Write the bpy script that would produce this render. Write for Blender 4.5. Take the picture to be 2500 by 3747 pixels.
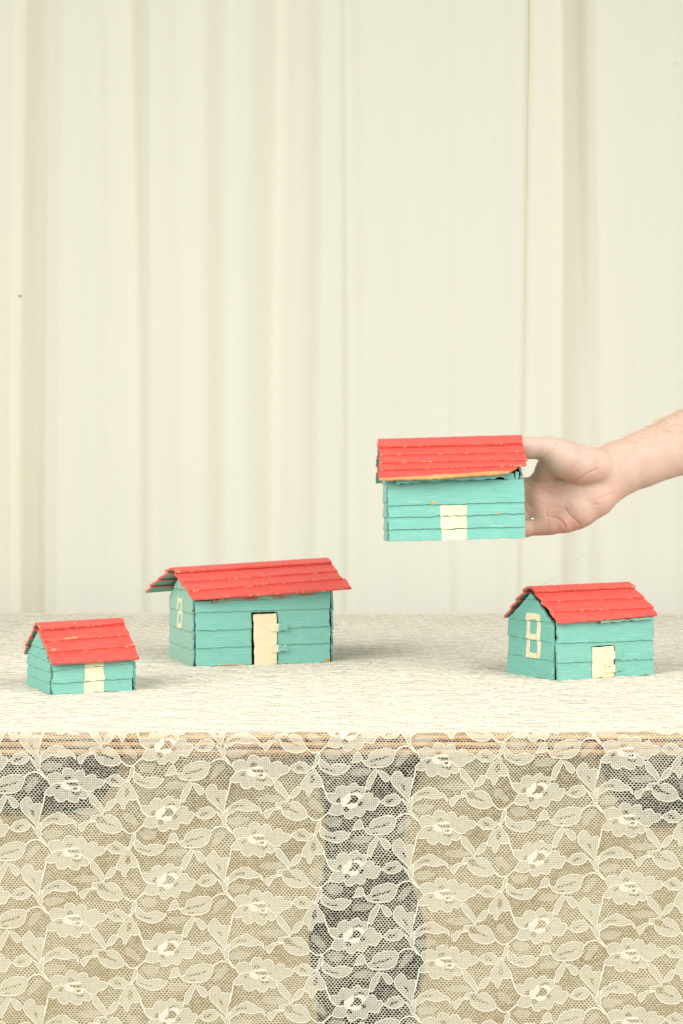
import bpy, bmesh, math, random
import numpy as np
from mathutils import Vector, Matrix
from mathutils.geometry import tessellate_polygon

random.seed(11)
RNG = np.random.default_rng(5)
scene = bpy.context.scene
for o in list(bpy.data.objects):
    bpy.data.objects.remove(o, do_unlink=True)
COL = scene.collection

# ------------------------------------------------------------------ camera, world, lamps, exposure
T0 = 0.75                    # table top height
CAMH = 0.157                 # camera height above the table top
ZC = T0 + CAMH
F = 5204.0                   # focal length in photograph pixels (50 mm on 36 mm tall frame)
CX, CY = 1250.0, 1873.5
cam_d = bpy.data.cameras.new('camera')
cam = bpy.data.objects.new('camera', cam_d); COL.objects.link(cam)
cam.location = (0, 0, ZC); cam.rotation_euler = (math.radians(90), 0, 0)
cam_d.sensor_fit = 'VERTICAL'; cam_d.sensor_height = 36; cam_d.sensor_width = 24
cam_d.lens = 50; cam_d.clip_start = 0.02; cam_d.clip_end = 50
cam_d.dof.use_dof = True; cam_d.dof.focus_distance = 1.17; cam_d.dof.aperture_fstop = 22
scene.camera = cam

world = bpy.data.worlds.new('World'); scene.world = world; world.use_nodes = True
bg = world.node_tree.nodes['Background']
bg.inputs[0].default_value = (1.0, 0.985, 0.95, 1); bg.inputs[1].default_value = 0.33

def area(name, loc, target, size, power, color=(1, 0.985, 0.945)):
    d = bpy.data.lights.new(name, 'AREA'); d.shape = 'RECTANGLE'; d.size = size[0]; d.size_y = size[1]
    d.energy = power; d.color = color; d.spread = math.radians(127)
    o = bpy.data.objects.new(name, d); COL.objects.link(o); o.location = loc
    o.rotation_euler = (Vector(target) - Vector(loc)).to_track_quat('-Z', 'Y').to_euler()
    return o
area('softbox_key', (-1.25, 0.15, 1.70), (0.0, 1.20, 0.78), (1.8, 1.8), 24)
area('softbox_fill', (1.30, 0.10, 1.65), (0.0, 1.20, 0.78), (1.8, 1.8), 22)

scene.view_settings.view_transform = 'Standard'; scene.view_settings.look = 'None'
scene.view_settings.exposure = 0.28; scene.view_settings.gamma = 1
scene.render.engine = 'CYCLES'
scene.cycles.transparent_max_bounces = 24
scene.cycles.max_bounces = 10
scene.cycles.use_denoising = True

# ------------------------------------------------------------------ helpers
def bp(px, py, d):
    """photograph pixel at a given distance from the camera -> world point"""
    return Vector(((px - CX) / F * d, d, ZC + (CY - py) / F * d))

def link(name, me, parent=None, mats=(), label=None, cat=None, group=None, kind=None):
    o = bpy.data.objects.new(name, me); COL.objects.link(o)
    if parent is not None: o.parent = parent
    for m in mats: me.materials.append(m)
    tag(o, label, cat, group, kind)
    return o

def tag(o, label=None, cat=None, group=None, kind=None):
    if label: o['label'] = label
    if cat: o['category'] = cat
    if group: o['group'] = group
    if kind: o['kind'] = kind
    return o

def empty(name, loc=(0, 0, 0), rot=(0, 0, 0)):
    o = bpy.data.objects.new(name, None); COL.objects.link(o)
    o.location = loc; o.rotation_euler = rot; o.empty_display_size = 0.02
    return o

def mesh(name, verts, faces, smooth=False, mi=None):
    me = bpy.data.meshes.new(name); me.from_pydata([tuple(v) for v in verts], [], faces); me.update()
    if smooth: me.polygons.foreach_set('use_smooth', [True] * len(me.polygons))
    if mi is not None: me.polygons.foreach_set('material_index', mi)
    return me

class G:
    """tiny node-graph builder"""
    def __init__(s, name):
        s.m = bpy.data.materials.new(name); s.m.use_nodes = True
        s.t = s.m.node_tree; s.t.nodes.clear()
        s.out = s.t.nodes.new('ShaderNodeOutputMaterial')
    def n(s, typ, ins=None, **kw):
        nd = s.t.nodes.new('ShaderNode' + typ)
        for k, v in kw.items(): setattr(nd, k, v)
        for k, v in (ins or {}).items(): s.set(nd.inputs[k], v)
        return nd
    def set(s, sock, v):
        if isinstance(v, bpy.types.NodeSocket): s.t.links.new(v, sock)
        elif isinstance(v, bpy.types.Node): s.t.links.new(v.outputs[0], sock)
        else: sock.default_value = v
    def math(s, op, a, b=None, clamp=False):
        nd = s.t.nodes.new('ShaderNodeMath'); nd.operation = op; nd.use_clamp = clamp
        s.set(nd.inputs[0], a)
        if b is not None: s.set(nd.inputs[1], b)
        return nd.outputs[0]
    def mix(s, fac, a, b):
        nd = s.t.nodes.new('ShaderNodeMix'); nd.data_type = 'RGBA'
        s.set(nd.inputs[0], fac); s.set(nd.inputs[6], a); s.set(nd.inputs[7], b)
        return nd.outputs[2]
    def ramp(s, v, a, b):
        nd = s.t.nodes.new('ShaderNodeMapRange'); nd.interpolation_type = 'SMOOTHSTEP'
        s.set(nd.inputs[0], v); nd.inputs[1].default_value = a; nd.inputs[2].default_value = b
        return nd.outputs[0]
    def noise(s, vec, scale, detail=3, rough=0.55, dist=0):
        nd = s.t.nodes.new('ShaderNodeTexNoise'); s.set(nd.inputs['Vector'], vec)
        nd.inputs['Scale'].default_value = scale; nd.inputs['Detail'].default_value = detail
        nd.inputs['Roughness'].default_value = rough; nd.inputs['Distortion'].default_value = dist
        return nd.outputs['Fac']
    def vmul(s, vec, v):
        nd = s.t.nodes.new('ShaderNodeVectorMath'); nd.operation = 'MULTIPLY'
        s.set(nd.inputs[0], vec); nd.inputs[1].default_value = v
        return nd.outputs[0]
    def bump(s, h, strength, dist, normal=None):
        nd = s.t.nodes.new('ShaderNodeBump'); s.set(nd.inputs['Height'], h)
        nd.inputs['Strength'].default_value = strength; nd.inputs['Distance'].default_value = dist
        if normal is not None: s.set(nd.inputs['Normal'], normal)
        return nd.outputs[0]
    def surf(s, sh):
        s.set(s.out.inputs['Surface'], sh); return s.m

def c4(r, g, b): return (r, g, b, 1)
def srgb(r, g, b):
    f = lambda c: (c / 255 / 12.92) if c / 255 <= 0.04045 else ((c / 255 + 0.055) / 1.055) ** 2.4
    return (f(r), f(g), f(b), 1)

# ------------------------------------------------------------------ materials
def paint_mat(name, col, dark, light, wood=(0.50, 0.27, 0.10, 1), chip=0.70, crack=0.75, rough=0.42):
    g = G(name)
    uv = g.n('UVMap').outputs[0]
    gr = g.noise(g.vmul(uv, (45, 700, 1)), 1.0, 4, 0.6, 0.4)          # brush / grain streaks along the board
    lo = g.noise(g.vmul(uv, (60, 90, 1)), 1.0, 3, 0.6)
    base = g.mix(g.ramp(lo, 0.3, 0.72), dark, col)
    base = g.mix(g.math('MULTIPLY', g.ramp(gr, 0.52, 0.78), 0.55), base, light)
    cr = g.noise(g.vmul(uv, (70, 1500, 1)), 1.0, 2, 0.5, 0.8)
    crm = g.math('MULTIPLY', g.ramp(cr, crack, crack + 0.04), 0.75)
    base = g.mix(crm, base, c4(0.08, 0.07, 0.05))
    ch1 = g.noise(g.vmul(uv, (190, 330, 1)), 1.0, 5, 0.68, 0.3)
    chm = g.ramp(ch1, chip, chip + 0.025)
    wd = g.mix(g.noise(g.vmul(uv, (50, 1400, 1)), 1.0, 3, 0.6), c4(*[w * 0.6 for w in wood[:3]]), wood)
    base = g.mix(chm, base, wd)
    # raised light scuffs
    sc = g.noise(g.vmul(uv, (330, 800, 1)), 1.0, 3, 0.6)
    base = g.mix(g.math('MULTIPLY', g.ramp(sc, 0.64, 0.76), 0.7), base, light)
    h = g.math('ADD', g.math('MULTIPLY', gr, 0.6), g.math('MULTIPLY', lo, 0.6))
    h = g.math('SUBTRACT', h, g.math('MULTIPLY', chm, 0.7))
    h = g.math('SUBTRACT', h, g.math('MULTIPLY', crm, 0.9))
    b = g.n('BsdfPrincipled', {'Base Color': base, 'Roughness': g.math('ADD', g.math('MULTIPLY', lo, 0.25), rough - 0.1),
                               'Normal': g.bump(h, 0.55, 0.0009)})
    b.inputs['Specular IOR Level'].default_value = 0.4
    return g.surf(b)

TEAL, TEAL_D, TEAL_L = c4(0.180, 0.450, 0.370), c4(0.155, 0.420, 0.345), c4(0.33, 0.62, 0.53)
RED, RED_D, RED_L = c4(0.72, 0.100, 0.078), c4(0.67, 0.078, 0.062), c4(0.76, 0.18, 0.14)
CREAM, CREAM_D, CREAM_L = c4(0.76, 0.69, 0.47), c4(0.71, 0.63, 0.41), c4(0.82, 0.76, 0.56)
DOORC, DOORC_D, DOORC_L = c4(0.84, 0.71, 0.49), c4(0.81, 0.64, 0.39), c4(0.88, 0.78, 0.58)
M = {}
M['teal'] = paint_mat('teal_paint', TEAL, TEAL_D, TEAL_L)
M['teal_edge'] = paint_mat('teal_paint_worn_edge', TEAL, TEAL_D, TEAL_L, chip=0.555, crack=0.66, wood=(0.22, 0.17, 0.10, 1))
M['red'] = paint_mat('red_paint', RED, RED_D, RED_L, crack=0.80, chip=0.715)
M['red_edge'] = paint_mat('red_paint_worn_edge', RED, RED_D, RED_L, chip=0.575, crack=0.72, wood=(0.80, 0.50, 0.24, 1))
M['cream'] = paint_mat('cream_paint', CREAM, CREAM_D, CREAM_L, chip=0.78, crack=0.82)
M['cream_faded'] = paint_mat('faded_cream_paint', c4(0.76, 0.70, 0.49), c4(0.68, 0.66, 0.46), c4(0.80, 0.75, 0.56), chip=0.72, crack=0.74)
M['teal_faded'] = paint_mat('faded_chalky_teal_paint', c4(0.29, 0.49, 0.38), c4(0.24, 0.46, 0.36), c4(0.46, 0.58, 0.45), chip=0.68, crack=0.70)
M['door'] = paint_mat('door_paint', DOORC, DOORC_D, DOORC_L, chip=0.78, crack=0.82)
M['bare'] = paint_mat('bare_wood', c4(0.66, 0.36, 0.13), c4(0.50, 0.24, 0.08), c4(0.78, 0.52, 0.24), chip=0.75, crack=0.70, rough=0.7)
M['flake'] = paint_mat('flaked_teal_red_paint', c4(0.20, 0.47, 0.38), c4(0.45, 0.06, 0.05), c4(0.55, 0.62, 0.48), chip=0.56, crack=0.66)
M['tape'] = paint_mat('painted_canvas_hinge', c4(0.84, 0.74, 0.50), c4(0.62, 0.56, 0.40), c4(0.86, 0.80, 0.62), chip=0.66, crack=0.68, rough=0.6)

def simple(name, col, rough=0.6, metal=0.0):
    g = G(name)
    co = g.n('TexCoord').outputs['Object']
    nz = g.noise(co, 90, 4)
    b = g.n('BsdfPrincipled', {'Base Color': g.mix(nz, c4(*[v * 0.75 for v in col[:3]]), col), 'Roughness': rough, 'Metallic': metal,
                               'Normal': g.bump(nz, 0.3, 0.001)})
    return g.surf(b)
M['dark'] = simple('dark_inside', c4(0.030, 0.022, 0.014), 0.8)
M['silver'] = simple('silver_metal', c4(0.80, 0.79, 0.74), 0.25, 1.0)
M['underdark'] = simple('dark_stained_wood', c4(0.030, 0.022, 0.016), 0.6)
M['nail'] = simple('painted_nail', c4(0.17, 0.50, 0.42), 0.4)
M['fleck'] = simple('brown_lint', c4(0.45, 0.25, 0.08), 0.9)
M['thread'] = simple('pale_thread', c4(0.60, 0.55, 0.45), 0.9)

def table_wood():
    g = G('pale_orange_wood')
    co = g.n('TexCoord').outputs['Object']
    gr = g.noise(g.vmul(co, (6, 120, 160)), 1.0, 4, 0.6, 0.5)
    col = g.mix(g.ramp(gr, 0.3, 0.75), c4(0.58, 0.32, 0.14), c4(0.80, 0.52, 0.28))
    b = g.n('BsdfPrincipled', {'Base Color': col, 'Roughness': 0.45, 'Normal': g.bump(gr, 0.2, 0.001)})
    return g.surf(b)
M['wood'] = table_wood()
def panel_wood():
    g = G('khaki_board')
    co = g.n('TexCoord').outputs['Object']
    gr = g.noise(g.vmul(co, (8, 8, 30)), 1.0, 4, 0.6, 0.3)
    col = g.mix(g.ramp(gr, 0.3, 0.75), c4(0.43, 0.335, 0.165), c4(0.49, 0.385, 0.195))
    b = g.n('BsdfPrincipled', {'Base Color': col, 'Roughness': 0.7, 'Normal': g.bump(gr, 0.2, 0.001)})
    return g.surf(b)
M['panel'] = panel_wood()
def top_wood():
    g = G('pale_table_top')
    co = g.n('TexCoord').outputs['Object']
    gr = g.noise(g.vmul(co, (4, 40, 40)), 1.0, 4, 0.6, 0.5)
    col = g.mix(g.ramp(gr, 0.3, 0.75), c4(0.50, 0.36, 0.23), c4(0.57, 0.42, 0.28))
    b = g.n('BsdfPrincipled', {'Base Color': col, 'Roughness': 0.6})
    return g.surf(b)
M['tabletop'] = top_wood()

def lace_mat(name, col, cover, weave=True, trans=0.25):
    g = G(name)
    d = g.n('BsdfDiffuse', {'Color': col, 'Roughness': 0.6})
    tr = g.n('BsdfTranslucent', {'Color': col})
    sh = g.n('MixShader', {0: trans, 1: d, 2: tr})
    if cover >= 1: return g.surf(sh)
    tp = g.n('BsdfTransparent')
    co = g.n('TexCoord').outputs['Object']
    sx = g.n('SeparateXYZ', {0: co})
    # woven columns and rows, about 1.2 mm x 1.6 mm
    rows = g.math('SINE', g.math('MULTIPLY', g.math('ADD', sx.outputs[2], g.math('MULTIPLY', sx.outputs[1], 1.0)), 2 * math.pi / 0.00165))
    cols = g.math('SINE', g.math('MULTIPLY', sx.outputs[0], 2 * math.pi / 0.00135))
    w = g.math('MULTIPLY', g.math('ADD', g.math('MULTIPLY', rows, 0.5), 0.5), g.math('ADD', g.math('MULTIPLY', cols, 0.5), 0.5))
    nz = g.noise(co, 260, 2)
    fac = g.math('ADD', g.math('MULTIPLY', g.math('SUBTRACT', 0.28, w), 0.45), g.math('ADD', g.math('MULTIPLY', g.math('SUBTRACT', nz, 0.5), 0.4), cover), clamp=True)
    return g.surf(g.n('MixShader', {0: fac, 1: tp, 2: sh}))
LC = c4(0.82, 0.80, 0.67)
M['lace_net'] = lace_mat('lace_net_thread', c4(0.78, 0.75, 0.61), 1.0)
M['lace_fill'] = lace_mat('lace_woven_petal', LC, 0.56)
M['lace_cord'] = lace_mat('lace_raised_cord', c4(0.80, 0.78, 0.66), 1.0, trans=0.15)
M['lace_pad'] = lace_mat('lace_dense_pad', c4(0.84, 0.82, 0.70), 0.95)
M['lace_faint'] = lace_mat('lace_faint_leaf', LC, 0.36)
def lace_top():
    g = G('lace_net_flat')
    d = g.n('BsdfDiffuse', {'Color': c4(0.76, 0.73, 0.615), 'Roughness': 0.6}); tp = g.n('BsdfTransparent')
    co = g.n('TexCoord').outputs['Object']
    # honeycomb net, 2.5 mm wide cells
    vo = g.n('TexVoronoi', {'Vector': g.vmul(co, (400, 700, 0.0)), 'Scale': 1.0, 'Randomness': 0.35}, feature='DISTANCE_TO_EDGE', voronoi_dimensions='2D')
    hole = g.ramp(vo.outputs['Distance'], 0.15, 0.24)
    fac = g.math('SUBTRACT', 1.0, g.math('MULTIPLY', g.math('ADD', g.math('MULTIPLY', hole, 0.20), 0.36), g.math('ADD', 0.55, g.math('MULTIPLY', g.ramp(g.noise(g.vmul(co, (24, 95, 1)), 1.0, 3), 0.3, 0.65), 0.45))))
    return g.surf(g.n('MixShader', {0: fac, 1: tp, 2: d}))
M['lace_top'] = lace_top()
M['lace_topmotif'] = lace_mat('lace_flat_motif', c4(0.77, 0.745, 0.635), 0.97)

def curtain_mat():
    g = G('cream_curtain_cloth')
    co = g.n('TexCoord').outputs['Object']
    lo = g.noise(g.vmul(co, (3, 3, 1.2)), 1.0, 3)
    wv = g.noise(g.vmul(co, (900, 900, 900)), 1.0, 2)
    col = g.mix(lo, c4(0.915, 0.922, 0.882), c4(0.928, 0.935, 0.900))
    d = g.n('BsdfDiffuse', {'Color': col, 'Roughness': 0.8, 'Normal': g.bump(g.math('ADD', g.noise(g.vmul(co, (14, 14, 4)), 1.0, 4), g.math('MULTIPLY', wv, 0.02)), 0.25, 0.004)})
    t = g.n('BsdfTranslucent', {'Color': c4(0.97, 0.90, 0.46)})
    return g.surf(g.n('MixShader', {0: 0.42, 1: d, 2: t}))
M['curtain'] = curtain_mat()

def skin_mat():
    g = G('fair_skin')
    co = g.n('TexCoord').outputs['Object']
    at = g.n('Attribute', attribute_name='crease').outputs['Fac']
    rd = g.n('Attribute', attribute_name='ruddy').outputs['Fac']
    n1 = g.noise(co, 60, 4, 0.6); n2 = g.noise(co, 420, 3, 0.6)
    col = g.mix(g.ramp(n1, 0.3, 0.7), c4(0.585, 0.42, 0.335), c4(0.55, 0.37, 0.30))
    col = g.mix(rd, col, c4(0.69, 0.36, 0.285))
    col = g.mix(g.math('MULTIPLY', g.ramp(n2, 0.55, 0.75), 0.18), col, c4(0.70, 0.36, 0.28))
    col = g.mix(g.math('MULTIPLY', at, 0.38), col, c4(0.62, 0.27, 0.18))
    vo = g.n('TexVoronoi', {'Vector': co, 'Scale': 900.0}, feature='DISTANCE_TO_EDGE')
    h = g.math('ADD', g.math('MULTIPLY', n2, 0.6), g.math('MULTIPLY', g.ramp(vo.outputs['Distance'], 0.0, 0.25), 0.35))
    b = g.n('BsdfPrincipled', {'Base Color': col, 'Roughness': 0.48, 'Subsurface Weight': 0.25, 'Subsurface Scale': 0.006,
                               'Normal': g.bump(h, 0.22, 0.0006)})
    b.inputs['Subsurface Radius'].default_value = (1.0, 0.35, 0.2)
    b.inputs['Specular IOR Level'].default_value = 0.35
    return g.surf(b)
M['skin'] = skin_mat()
M['hair'] = simple('fair_arm_hair', c4(0.62, 0.44, 0.24), 0.5)

# ------------------------------------------------------------------ curtain
def catmull(P, sub):
    P = np.array(P, float); out = []
    for i in range(len(P) - 1):
        p0 = P[max(i - 1, 0)]; p1 = P[i]; p2 = P[i + 1]; p3 = P[min(i + 2, len(P) - 1)]
        for k in range(sub):
            t = k / sub
            out.append(0.5 * (2 * p1 + (p2 - p0) * t + (2 * p0 - 5 * p1 + 4 * p2 - p3) * t * t + (3 * p1 - p0 - 3 * p2 + p3) * t ** 3))
    out.append(P[-1]); return np.array(out)

DC = 2.34
prof = [(-420, .6), (-360, 1.8), (-300, .2), (-240, 1.6), (-180, .3), (-90, .9), (-40, 1.3), (-15, 1.0), (10, .3), (32, 0), (48, .1), (60, .4), (68, 1.2), (77, 1.9), (94, 2.1), (112, 1.9),
        (126, 1.6), (142, 1.15), (168, .95), (205, .95), (232, 1.0), (258, .65), (292, .15), (316, .05), (330, .4), (339, 1.2), (348, 1.7), (362, 1.75), (380, 1.5),
        (400, 1.0), (424, .2), (448, -.1), (472, .2), (500, 1.0), (535, 1.5), (566, 1.35), (598, .5), (634, -.4), (672, 0), (702, .9), (724, 1.25), (750, 1.25),
        (772, 1.35), (785, 1.7), (796, 2.2), (812, 2.3), (834, 2.0), (860, 1.6), (905, 1.3), (960, 1.1), (1005, 1.1), (1027, 1.35), (1046, 1.1), (1085, .6),
        (1140, .25), (1174, .4), (1187, .8), (1194, 1.3), (1201, .95), (1214, .6), (1245, .3), (1272, .35), (1285, .75), (1294, 1.4), (1306, 1.9), (1326, 2.1),
        (1346, 1.9), (1362, 1.3), (1382, .9), (1440, .45), (1500, .6), (1560, .5), (1640, .9), (1700, .2), (1760, 1.5), (1830, .2), (1900, 1.4), (1980, .4)]
pc = catmull(prof, 6)
pc[:, 1] += 0.19 * np.sin(pc[:, 0] * .066 + 2.2 * np.sin(pc[:, 0] * .011)) + 0.04 * np.sin(pc[:, 0] * .127 + 3 * np.sin(pc[:, 0] * .007)) + 0.05 * np.sin(pc[:, 0] * .027)
px2m = 1.594 / F * DC
zs = np.linspace(0.02, 2.25, 46)
verts, faces = [], []
nu = len(pc)
for j, z in enumerate(zs):
    w = (z - T0) / 1.0
    for i, (x, dp) in enumerate(pc):
        X = (x * 1.594 - CX) / F * DC
        drift = 0.010 * w * math.sin(x * 0.011 + 1.0) + 0.0025 * math.sin(z * 3.1 + x * 0.013) + 0.0005 * math.sin(z * 9 + x * 0.03)
        amp = 0.80 + 0.30 * math.sin(z * 1.9 + x * 0.008) * 0.6 + 0.10 * w
        verts.append((X + drift, DC - 0.036 + 0.0235 * dp * amp + 0.003 * math.sin(z * 3 + x * 0.02), z))
for j in range(len(zs) - 1):
    for i in range(nu - 1):
        a = j * nu + i; faces.append((a, a + 1, a + nu + 1, a + nu))
curt = link('curtain', mesh('curtain', verts, faces, True), None, [M['curtain']],
            'cream cloth curtain hanging in soft vertical folds behind the table', 'curtain')

def blob(name, px, py, d, rx, rz, mat, parent, label=None):
    c = bp(px, py, d); vs, fs = [], []
    n = 10
    for k in range(n):
        a = 2 * math.pi * k / n; rr = 1 + random.uniform(-.35, .35)
        vs.append((c.x + rx * rr * math.cos(a), c.y, c.z + rz * rr * math.sin(a)))
    vs += [(v[0] * .6 + c.x * .4, c.y - .0012, v[2] * .6 + c.z * .4) for v in vs[:n]]
    fs = [tuple(range(n))[::-1], tuple(range(n, 2 * n))] + [(k, (k + 1) % n, n + (k + 1) % n, n + k) for k in range(n)]
    return link(name, mesh(name, vs, fs), parent, [mat], label)
blob('lint_fleck', 73, 1083, DC - 0.040, .0024, .0016, M['fleck'], curt)
blob('lint_fleck', 1810, 511, DC - 0.040, .0008, .0008, M['fleck'], curt)
blob('lint_fleck', 1795, 583, DC - 0.040, .0007, .0007, M['fleck'], curt)
blob('lint_fleck', 2471, 233, DC - 0.040, .0009, .0009, M['fleck'], curt)

def tube(name, pts, r, mat, parent=None, seg=5, radii=None, **kw):
    P = [Vector(p) for p in pts]; vs, fs = [], []
    for i, p in enumerate(P):
        t = (P[min(i + 1, len(P) - 1)] - P[max(i - 1, 0)]).normalized()
        up = Vector((0, 1, 0)) if abs(t.y) < .9 else Vector((1, 0, 0))
        a = t.cross(up).normalized(); b = t.cross(a)
        rr = radii[i] if radii else r
        for k in range(seg):
            an = 2 * math.pi * k / seg
            vs.append(p + a * rr * math.cos(an) + b * rr * math.sin(an))
        if i:
            o = (i - 1) * seg
            for k in range(seg): fs.append((o + k, o + (k + 1) % seg, o + seg + (k + 1) % seg, o + seg + k))
    fs += [tuple(range(seg))[::-1], tuple(range(len(vs) - seg, len(vs)))]
    return link(name, mesh(name, vs, fs, True), parent, [mat], **kw)
def thread(pts):
    q = catmull([(a, b) for a, b in pts], 6)
    tube('loose_thread', [bp(a, b, DC - 0.044) for a, b in q], 0.00022, M['thread'], curt)
thread([(1985, 2142), (2008, 2122), (2030, 2118), (2045, 2106)])
thread([(1165, 1330), (1170, 1375), (1195, 1395), (1222, 1398)])
thread([(2095, 2075), (2125, 2035), (2150, 2025), (2175, 2005)])

# ------------------------------------------------------------------ table
YF, YB = 1.0, 2.196
table = empty('table', (0, YF, 0)); tag(table, 'wooden table with grooved pale edge under the lace cloth', 'table')
def box_mesh(x0, x1, y0, y1, z0, z1, bev=0.0):
    bm = bmesh.new(); bmesh.ops.create_cube(bm, size=1)
    for v in bm.verts:
        v.co = Vector(((x0 + x1) / 2 + v.co.x * (x1 - x0), (y0 + y1) / 2 + v.co.y * (y1 - y0), (z0 + z1) / 2 + v.co.z * (z1 - z0)))
    if bev: bmesh.ops.bevel(bm, geom=bm.edges[:], offset=bev, segments=2, affect='EDGES', profile=.6)
    me = bpy.data.meshes.new('box'); bm.to_mesh(me); bm.free(); return me
XT = 0.95
link('table_top', box_mesh(-XT, XT, 0.022, YB - YF, T0 - 0.016, T0 - 0.0005, 0.001), table, [M['tabletop']])
# grooved edge moulding, profile in (y, z) below the top; front at y = 0.006
pr = [(0.0215, -0.0006), (0.009, -0.0006), (0.0062, -0.0014), (0.0052, -0.0030), (0.0062, -0.0040), (0.0170, -0.0042), (0.0170, -0.0060), (0.0062, -0.0060), (0.0050, -0.0075), (0.0062, -0.0092),
      (0.0170, -0.0096), (0.0170, -0.0108), (0.0064, -0.0112), (0.0055, -0.0128), (0.0066, -0.0148), (0.0215, -0.0152)]
vs = [(x, y, T0 + z) for x in (-XT, XT) for y, z in pr]; n = len(pr)
fs = [tuple(range(n)), tuple(range(n, 2 * n))[::-1]] + [(k, k + n, (k + 1) % n + n, (k + 1) % n) for k in range(n)]
link('edge_moulding', mesh('edge_moulding', vs, fs), table, [M['wood']])
YP = 1.065
def panel(name, pts, parent):
    vs = []
    for y in (YP, YP + 0.018):
        for (a, b) in pts:
            p = bp(a, b, YP); vs.append((p.x, y - YF, p.z))
    n = len(pts)
    fs = [tuple(range(n)), tuple(range(n, 2 * n))[::-1]] + [(k, k + n, (k + 1) % n + n, (k + 1) % n) for k in range(n)]
    return link(name, mesh(name, vs, fs), parent, [M['panel']], 'khaki board with curved corners below the table top')
topz = 2740
pl = catmull([(470, topz), (445, 2790), (420, 2850), (385, 2915), (345, 2965), (300, 2985)], 4).tolist()
pcL = catmull([(1110, topz), (1118, 2800), (1150, 2870), (1185, 2960), (1192, 3080), (1180, 3200), (1150, 3320), (1130, 3430), (1138, 3560), (1160, 3700), (1150, 4100)], 4).tolist()
panel('side_board', pl[::-1] + pcL + [(-900, 4100), (-900, 2985)], table)
pr_ = catmull([(2170, topz), (2195, 2790), (2215, 2850), (2250, 2920), (2285, 2975), (2330, 3010), (2400, 3030)], 4).tolist()
pcR = catmull([(1560, topz), (1552, 2800), (1530, 2880), (1500, 2960), (1480, 3080), (1495, 3200), (1530, 3300), (1560, 3420), (1558, 3560), (1530, 3700), (1540, 4100)], 4).tolist()
panel('side_board', pcR[::-1] + pr_ + [(3400, 3030), (3400, 4100)], table)
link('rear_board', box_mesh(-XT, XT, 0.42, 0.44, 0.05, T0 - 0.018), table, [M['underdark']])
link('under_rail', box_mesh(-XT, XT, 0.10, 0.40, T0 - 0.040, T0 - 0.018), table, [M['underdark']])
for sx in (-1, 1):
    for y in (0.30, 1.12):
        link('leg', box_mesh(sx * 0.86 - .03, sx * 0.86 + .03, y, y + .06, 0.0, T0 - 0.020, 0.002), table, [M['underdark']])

# ------------------------------------------------------------------ lace tablecloth
cloth = empty('lace_tablecloth', (0, YF, T0))
tag(cloth, 'off-white floral lace tablecloth spread over the table and hanging down its front', 'tablecloth')
S = 0.2551; SA = 0.15306
def v1(L): return [(1600 + a * S, 2960 + b * S) for a, b in L]
def v2(L): return [(1940 + a * S, 2940 + b * S) for a, b in L]
def va(L): return [(2200 + a * SA, 2920 + b * SA) for a, b in L]
def vb(L): return [(1860 + a * SA, 3060 + b * SA) for a, b in L]
E = []   # (name, outline, holes, pads, kind)
E.append(('flower', va([(75,330),(130,285),(200,258),(280,245),(350,262),(400,285),(435,300),(440,240),(465,180),(510,145),(570,135),(640,150),(690,185),(715,235),(735,240),(780,195),(850,175),(920,195),(960,240),(970,300),(985,345),(1050,310),(1120,280),(1190,285),(1235,320),(1255,385),(1330,385),(1390,400),(1430,450),(1440,485),(1410,530),(1340,575),(1270,600),(1220,610),(1190,650),(1150,690),(1090,700),(1030,690),(1045,740),(1050,790),(1030,830),(980,860),(920,855),(840,830),(830,890),(800,935),(730,955),(660,935),(600,900),(550,865),(520,880),(480,920),(420,938),(350,925),(300,885),(265,830),(255,760),(210,785),(140,800),(70,780),(20,765),(25,700),(80,640),(150,570),(150,530),(110,470),(80,400)]),
  [va([(500,340),(590,305),(655,350),(640,395),(530,415),(490,390)]), va([(520,470),(600,490),(700,480),(800,490),(815,540),(760,545),(640,545),(560,510)]), va([(690,600),(790,585),(805,630),(740,655),(690,640)]), va([(640,700),(700,705),(790,715),(870,695),(880,735),(800,785),(720,750),(650,735)]), va([(260,590),(340,545),(395,560),(370,610),(320,645),(270,620)]), va([(875,490),(915,485),(920,525),(875,535)])],
  [(va([(400,480),(520,430),(700,400),(790,415),(830,460),(700,470),(600,480),(520,462),(545,510),(610,555),(640,600),(620,650),(560,650),(470,635),(410,580)]), []), (va([(640,570),(800,555),(880,570),(870,640),(830,692),(740,692),(660,660)]), [va([(690,600),(790,585),(805,630),(740,655),(690,640)])])], [va([(150,560),(260,500),(350,490),(430,500)]), va([(1030,690),(960,650),(920,620),(870,570)])]))
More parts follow.
